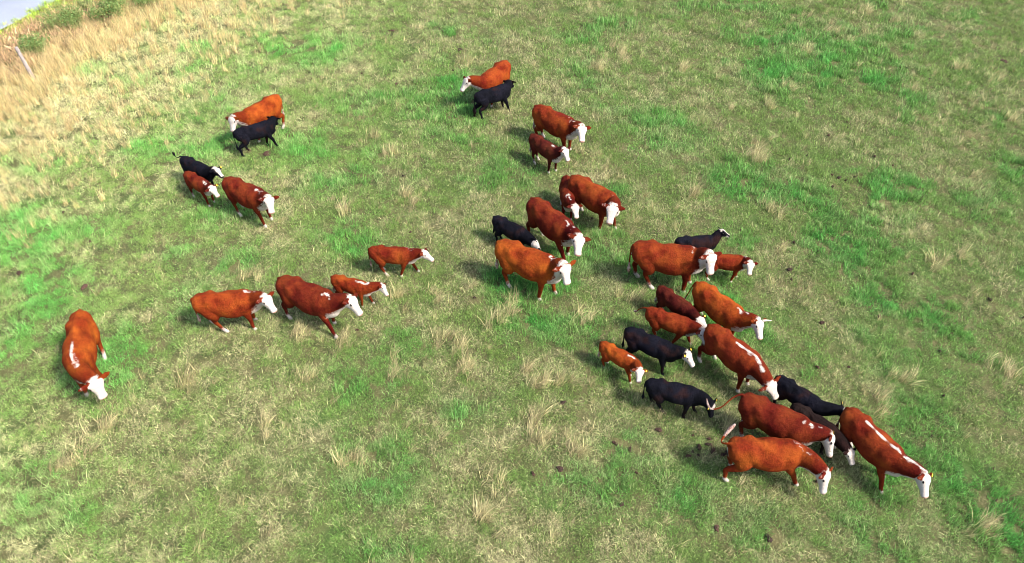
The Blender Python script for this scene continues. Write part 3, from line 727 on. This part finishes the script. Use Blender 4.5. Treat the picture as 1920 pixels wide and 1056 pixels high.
ROWS = {r[0]: r[1:] for r in [
('C1', -8.68, 22.61, -126.2, 0.93, (1.22, -0.02, 1.3), (1.47, 0.14, 0.83)),
('C2', -0.66, 24.96, -122.3, 0.96, (1.18, -0.45, 1.3), (1.52, -0.55, 0.89)),
('C3', -7.99, 18.01, -30.8, 0.919, (1.2, -0.11, 1.32), (1.48, -0.35, 0.89)),
('C4', 1.48, 21.87, -40.9, 1.004, (1.2, -0.14, 1.34), (1.44, -0.42, 0.99)),
('C5', 2.48, 17.81, -43.6, 1.014, (0.98, -0.46, 1.36), (1.15, -0.8, 0.97)),
('C6', 1.15, 16.54, -51.4, 1.04, (1.21, -0.11, 1.28), (1.5, -0.39, 0.97)),
('C7', 0.47, 14.81, -29.3, 1.08, (1.06, -0.18, 1.44), (1.24, -0.32, 1.01)),
('C8', -10.3, 11.79, -71.4, 1.08, (1.17, 0.31, 0.94), (1.63, 0.42, 0.87)),
('C9', -7.3, 13.42, 6.9, 0.912, (1.15, -0.24, 1.3), (1.44, -0.58, 0.89)),
('C10', -5.22, 13.55, -26.5, 1.006, (1.2, 0.23, 1.24), (1.55, 0.14, 0.85)),
('C11', 4.25, 14.99, -10.4, 1.08, (0.96, -0.31, 1.46), (1.04, -0.53, 1.01)),
('C12', 5.33, 13.3, -51.4, 0.905, (1.2, 0.13, 1.28), (1.55, -0.09, 0.87)),
('C13', 5.35, 11.73, -51.4, 0.927, (1.25, -0.13, 0.96), (1.51, -0.06, 0.57)),
('C14', 5.88, 9.76, -32.1, 0.95, (1.2, 0.17, 1.04), (1.39, -0.12, 0.61)),
('C15', 5.47, 8.92, -3.8, 0.934, (1.21, -0.48, 1.0), (1.21, -0.77, 0.57)),
('C16', 7.83, 9.21, -60.4, 0.911, (1.28, 0.17, 1.16), (1.63, -0.05, 0.79)),
('K1', -8.66, 21.64, 32.3, 0.757, (1.04, 0.5, 1.08), (1.15, 0.66, 0.65)),
('K2', -0.68, 23.99, 32.4, 0.81, (1.12, 0.44, 1.12), (1.39, 0.58, 0.73)),
('K3', -9.97, 19.5, -33.6, 0.739, (1.15, 0.15, 1.34), (1.56, 0.11, 1.11)),
('K4', -9.75, 18.84, -37.3, 0.668, (1.21, -0.06, 1.3), (1.57, -0.04, 0.89)),
('K5', 1.1, 20.63, -48.5, 0.767, (1.09, 0.09, 1.42), (1.4, 0.02, 1.03)),
('K6', 1.69, 18.24, -89.6, 0.74, (1.17, 0.22, 1.24), (1.53, 0.3, 0.91)),
('K7', -0.02, 16.58, -37.9, 0.7, (1.35, -0.04, 1.02), (1.72, -0.31, 1.05)),
('K8', -4.3, 14.34, -18.4, 0.634, (1.32, 0.32, 1.12), (1.74, 0.05, 0.65)),
('K9', -3.31, 15.48, -4.2, 0.722, (1.23, -0.0, 1.22), (1.67, -0.18, 0.91)),
('K10', 5.24, 16.0, 6.1, 0.673, (1.21, 0.27, 1.48), (1.58, 0.21, 1.15)),
('K11', 5.94, 15.25, -6.6, 0.66, (0.87, -0.45, 1.4), (0.87, -0.8, 0.99)),
('K12', 4.29, 13.63, -49.0, 0.68, (1.21, -0.17, 1.2), (1.66, -0.27, 1.15)),
('K13', 4.04, 12.94, -25.0, 0.724, (1.15, -0.18, 1.24), (1.41, -0.42, 0.89)),
('K14', 2.64, 11.87, -37.0, 0.609, (1.1, -0.34, 1.28), (1.31, -0.72, 0.93)),
('K15', 3.43, 12.13, -30.8, 0.762, (1.18, 0.08, 1.2), (1.51, -0.04, 0.85)),
('K16', 3.78, 10.69, -15.9, 0.729, (1.19, -0.22, 1.08), (1.29, -0.36, 0.61)),
('K17', 6.66, 10.58, -45.7, 0.7, (1.29, 0.33, 1.18), (1.47, 0.57, 0.81)),
('K18', 6.83, 9.85, -45.2, 0.66, (1.37, -0.19, 1.0), (1.66, -0.36, 0.67)),
]}
OR = (.225, .034, .008); RO = (.185, .0255, .0075); RD = (.142, .018, .007); DR = (.080, .0120, .0075); OB = (.265, .046, .0085); BK = (.0065, .0065, .011)
GA, GC = 'grown red and white cows', 'calves of the herd'
# id: (name, label, category, group, colour, options)
INFO = {
'C1': ('cow', 'orange red cow facing the camera with a black calf suckling, upper left', OB, dict(spots=0)),
'C2': ('cow', 'farthest orange red cow, head turned sideways above a suckling black calf', OR, dict(spots=0)),
'C3': ('cow', 'dark red cow with white neck spots, in front of a red and a black calf', RD, dict(spots=.9, feet=(.62, .72, -.7, -.4))),
'C4': ('cow', 'red cow with white throat standing behind a small dark red calf', RO, dict(spots=.6, dewlap=1.5, tags=(0, 0))),
'C5': ('cow', 'red cow with lowered white face, a red calf pressed to its rump', RO, dict(spots=.3, feet=(.7, .42, -.6, -.6))),
'C6': ('cow', 'dark red cow with wide ears walking just behind a bright orange cow', RD, dict(spots=.5, feet=(.5, .85, -.6, -.7))),
'C7': ('cow', 'bright orange cow with its white face to the camera beside a black calf', OB, dict(spots=.9, feet=(.65, .4, -.75, -.45))),
'C8': ('cow', 'lone orange cow with white spine stripe grazing at far left', OB, dict(stripe=.45, feet=(.2, .55, -.45, -.7), bend=.10, thin=.86, dewlap=.3)),
'C9': ('cow', 'orange red cow walking last in the left line of three', OR, dict(spots=1.0, feet=(.5, .54, -.67, -.25))),
'C10': ('cow', 'dark red cow with a white front leg walking between two others', RD, dict(spots=.6, feet=(.45, .78, -.5, -.7), dewlap=1.3)),
'C11': ('cow', 'big red cow with pale pink throat flap, head turned to camera', RO, dict(spots=.2, feet=(.65, .5, -.7, -.3), dewlap=1.4)),
'C12': ('horned_cow', 'orange cow with white horns in the crowded group', OB, dict(horns=True, spots=.6, tail='swing')),
'C13': ('cow', 'red cow with long white neck stripe grazing in the middle of the crowd', RO, dict(stripe=.6, feet=(.5, .5, -.6, -.8), dewlap=1.3)),
'C14': ('cow', 'red cow whipping its tail out toward a black calf', RD, dict(spots=.3, tail='whip', tags=(1, 0))),
'C15': ('cow', 'lowest orange red cow, hind leg stretched back and white tail tip flicked up', OR, dict(spots=.4, tail='up', feet=(.5, .82, -.6, -.8), tags=(0, 0))),
'C16': ('cow', 'red cow with long white back stripe leading the herd at lower right', RO, dict(stripe=.95, feet=(.5, .78, -.5, -.7), tags=(1, 0), dewlap=1.5)),
'K1': ('calf', 'black calf suckling under the orange red cow at upper left', BK, dict(face='patch', feet=(.4, .75, -.45, -.8), thin=.88)),
'K2': ('calf', 'black calf suckling beside the farthest cow', BK, dict(face='patch', feet=(.62, .75, -.85, -.65), tailwhite=False, thin=.88)),
'K3': ('calf', 'black calf with tail stretched out behind and blazed face', BK, dict(face='blaze', tail='out', tags=(1, 0))),
'K4': ('calf', 'small red calf between a black calf and a dark red cow', RD, dict(spots=1, tags=(1, 0))),
'K5': ('calf', 'small dark red calf in front of the white throated cow', DR, dict(stripe=.2, feet=(.5, .4, -.6, -.45), dewlap=1.4)),
'K6': ('calf', 'red calf standing tight against the rump of a red cow', RD, dict(spots=1)),
'K7': ('calf', 'black calf with white face half hidden behind the bright orange cow', BK, dict(face='full', tags=(1, 0))),
'K8': ('calf', 'orange calf with white collar stripe behind a dark red cow', OR, dict(stripe=.35, feet=(.78, .45, -.6, -.6))),
'K9': ('calf', 'red calf striding alone at the head of the left line', RO, dict(feet=(.85, .25, -.5, -.3), spots=.2)),
'K10': ('calf', 'black calf with raised head behind the biggest red cow', BK, dict(face='blaze')),
'K11': ('calf', 'red calf partly covered by the head of the big red cow', RO, dict(spots=.6, feet=(.6, .34, -.5, -.61))),
'K12': ('calf', 'maroon calf with yellow ear tag between three others', DR, dict(tags=(1, 0), tail='hang')),
'K13': ('calf', 'orange red calf with tail curled out, nosing the rump of a cow', RO, dict(tail='curl', feet=(.8, .2, -.5, -.3), tags=(1, 0))),
'K14': ('calf', 'smallest orange calf with white collar at the edge of the crowd', OB, dict(stripe=.25, feet=(.5, .7, -.6, -.5), tags=(1, 0))),
'K15': ('calf', 'black calf with white face and yellow ear tags, beside the smallest orange calf', BK, dict(face='full', tags=(1, 1))),
'K16': ('calf', 'black calf with white forehead patch touching the whipped tail', BK, dict(face='patch', tags=(1, 1), feet=(.77, .43, -.61, -.2))),
'K17': ('calf', 'large black calf behind the tail whipping cow, nose to a rump', BK, dict(face='patch', tags=(1, 1))),
'K18': ('calf', 'brownish black calf with narrow white face between two red cows', (.016, .009, .008), dict(face='full', tags=(0, 0))),
}
import sys
for cid, (name, label, colr, opt) in INFO.items():
    x, y, hd, s, Pl, Ml = ROWS[cid]; calf = cid[0] == 'K'
    if cid == 'C8': Ml = (1.32, .35, .50); x -= .08
    if cid == 'K10': Pl = (1.10, .22, 1.42); Ml = (1.46, .18, 1.14)
    build_cow(cid, x, y, hd, s, Pl, Ml, name, label, 'calf' if calf else 'cow', GC if calf else GA, colr, calf=calf, **opt)
print('done')
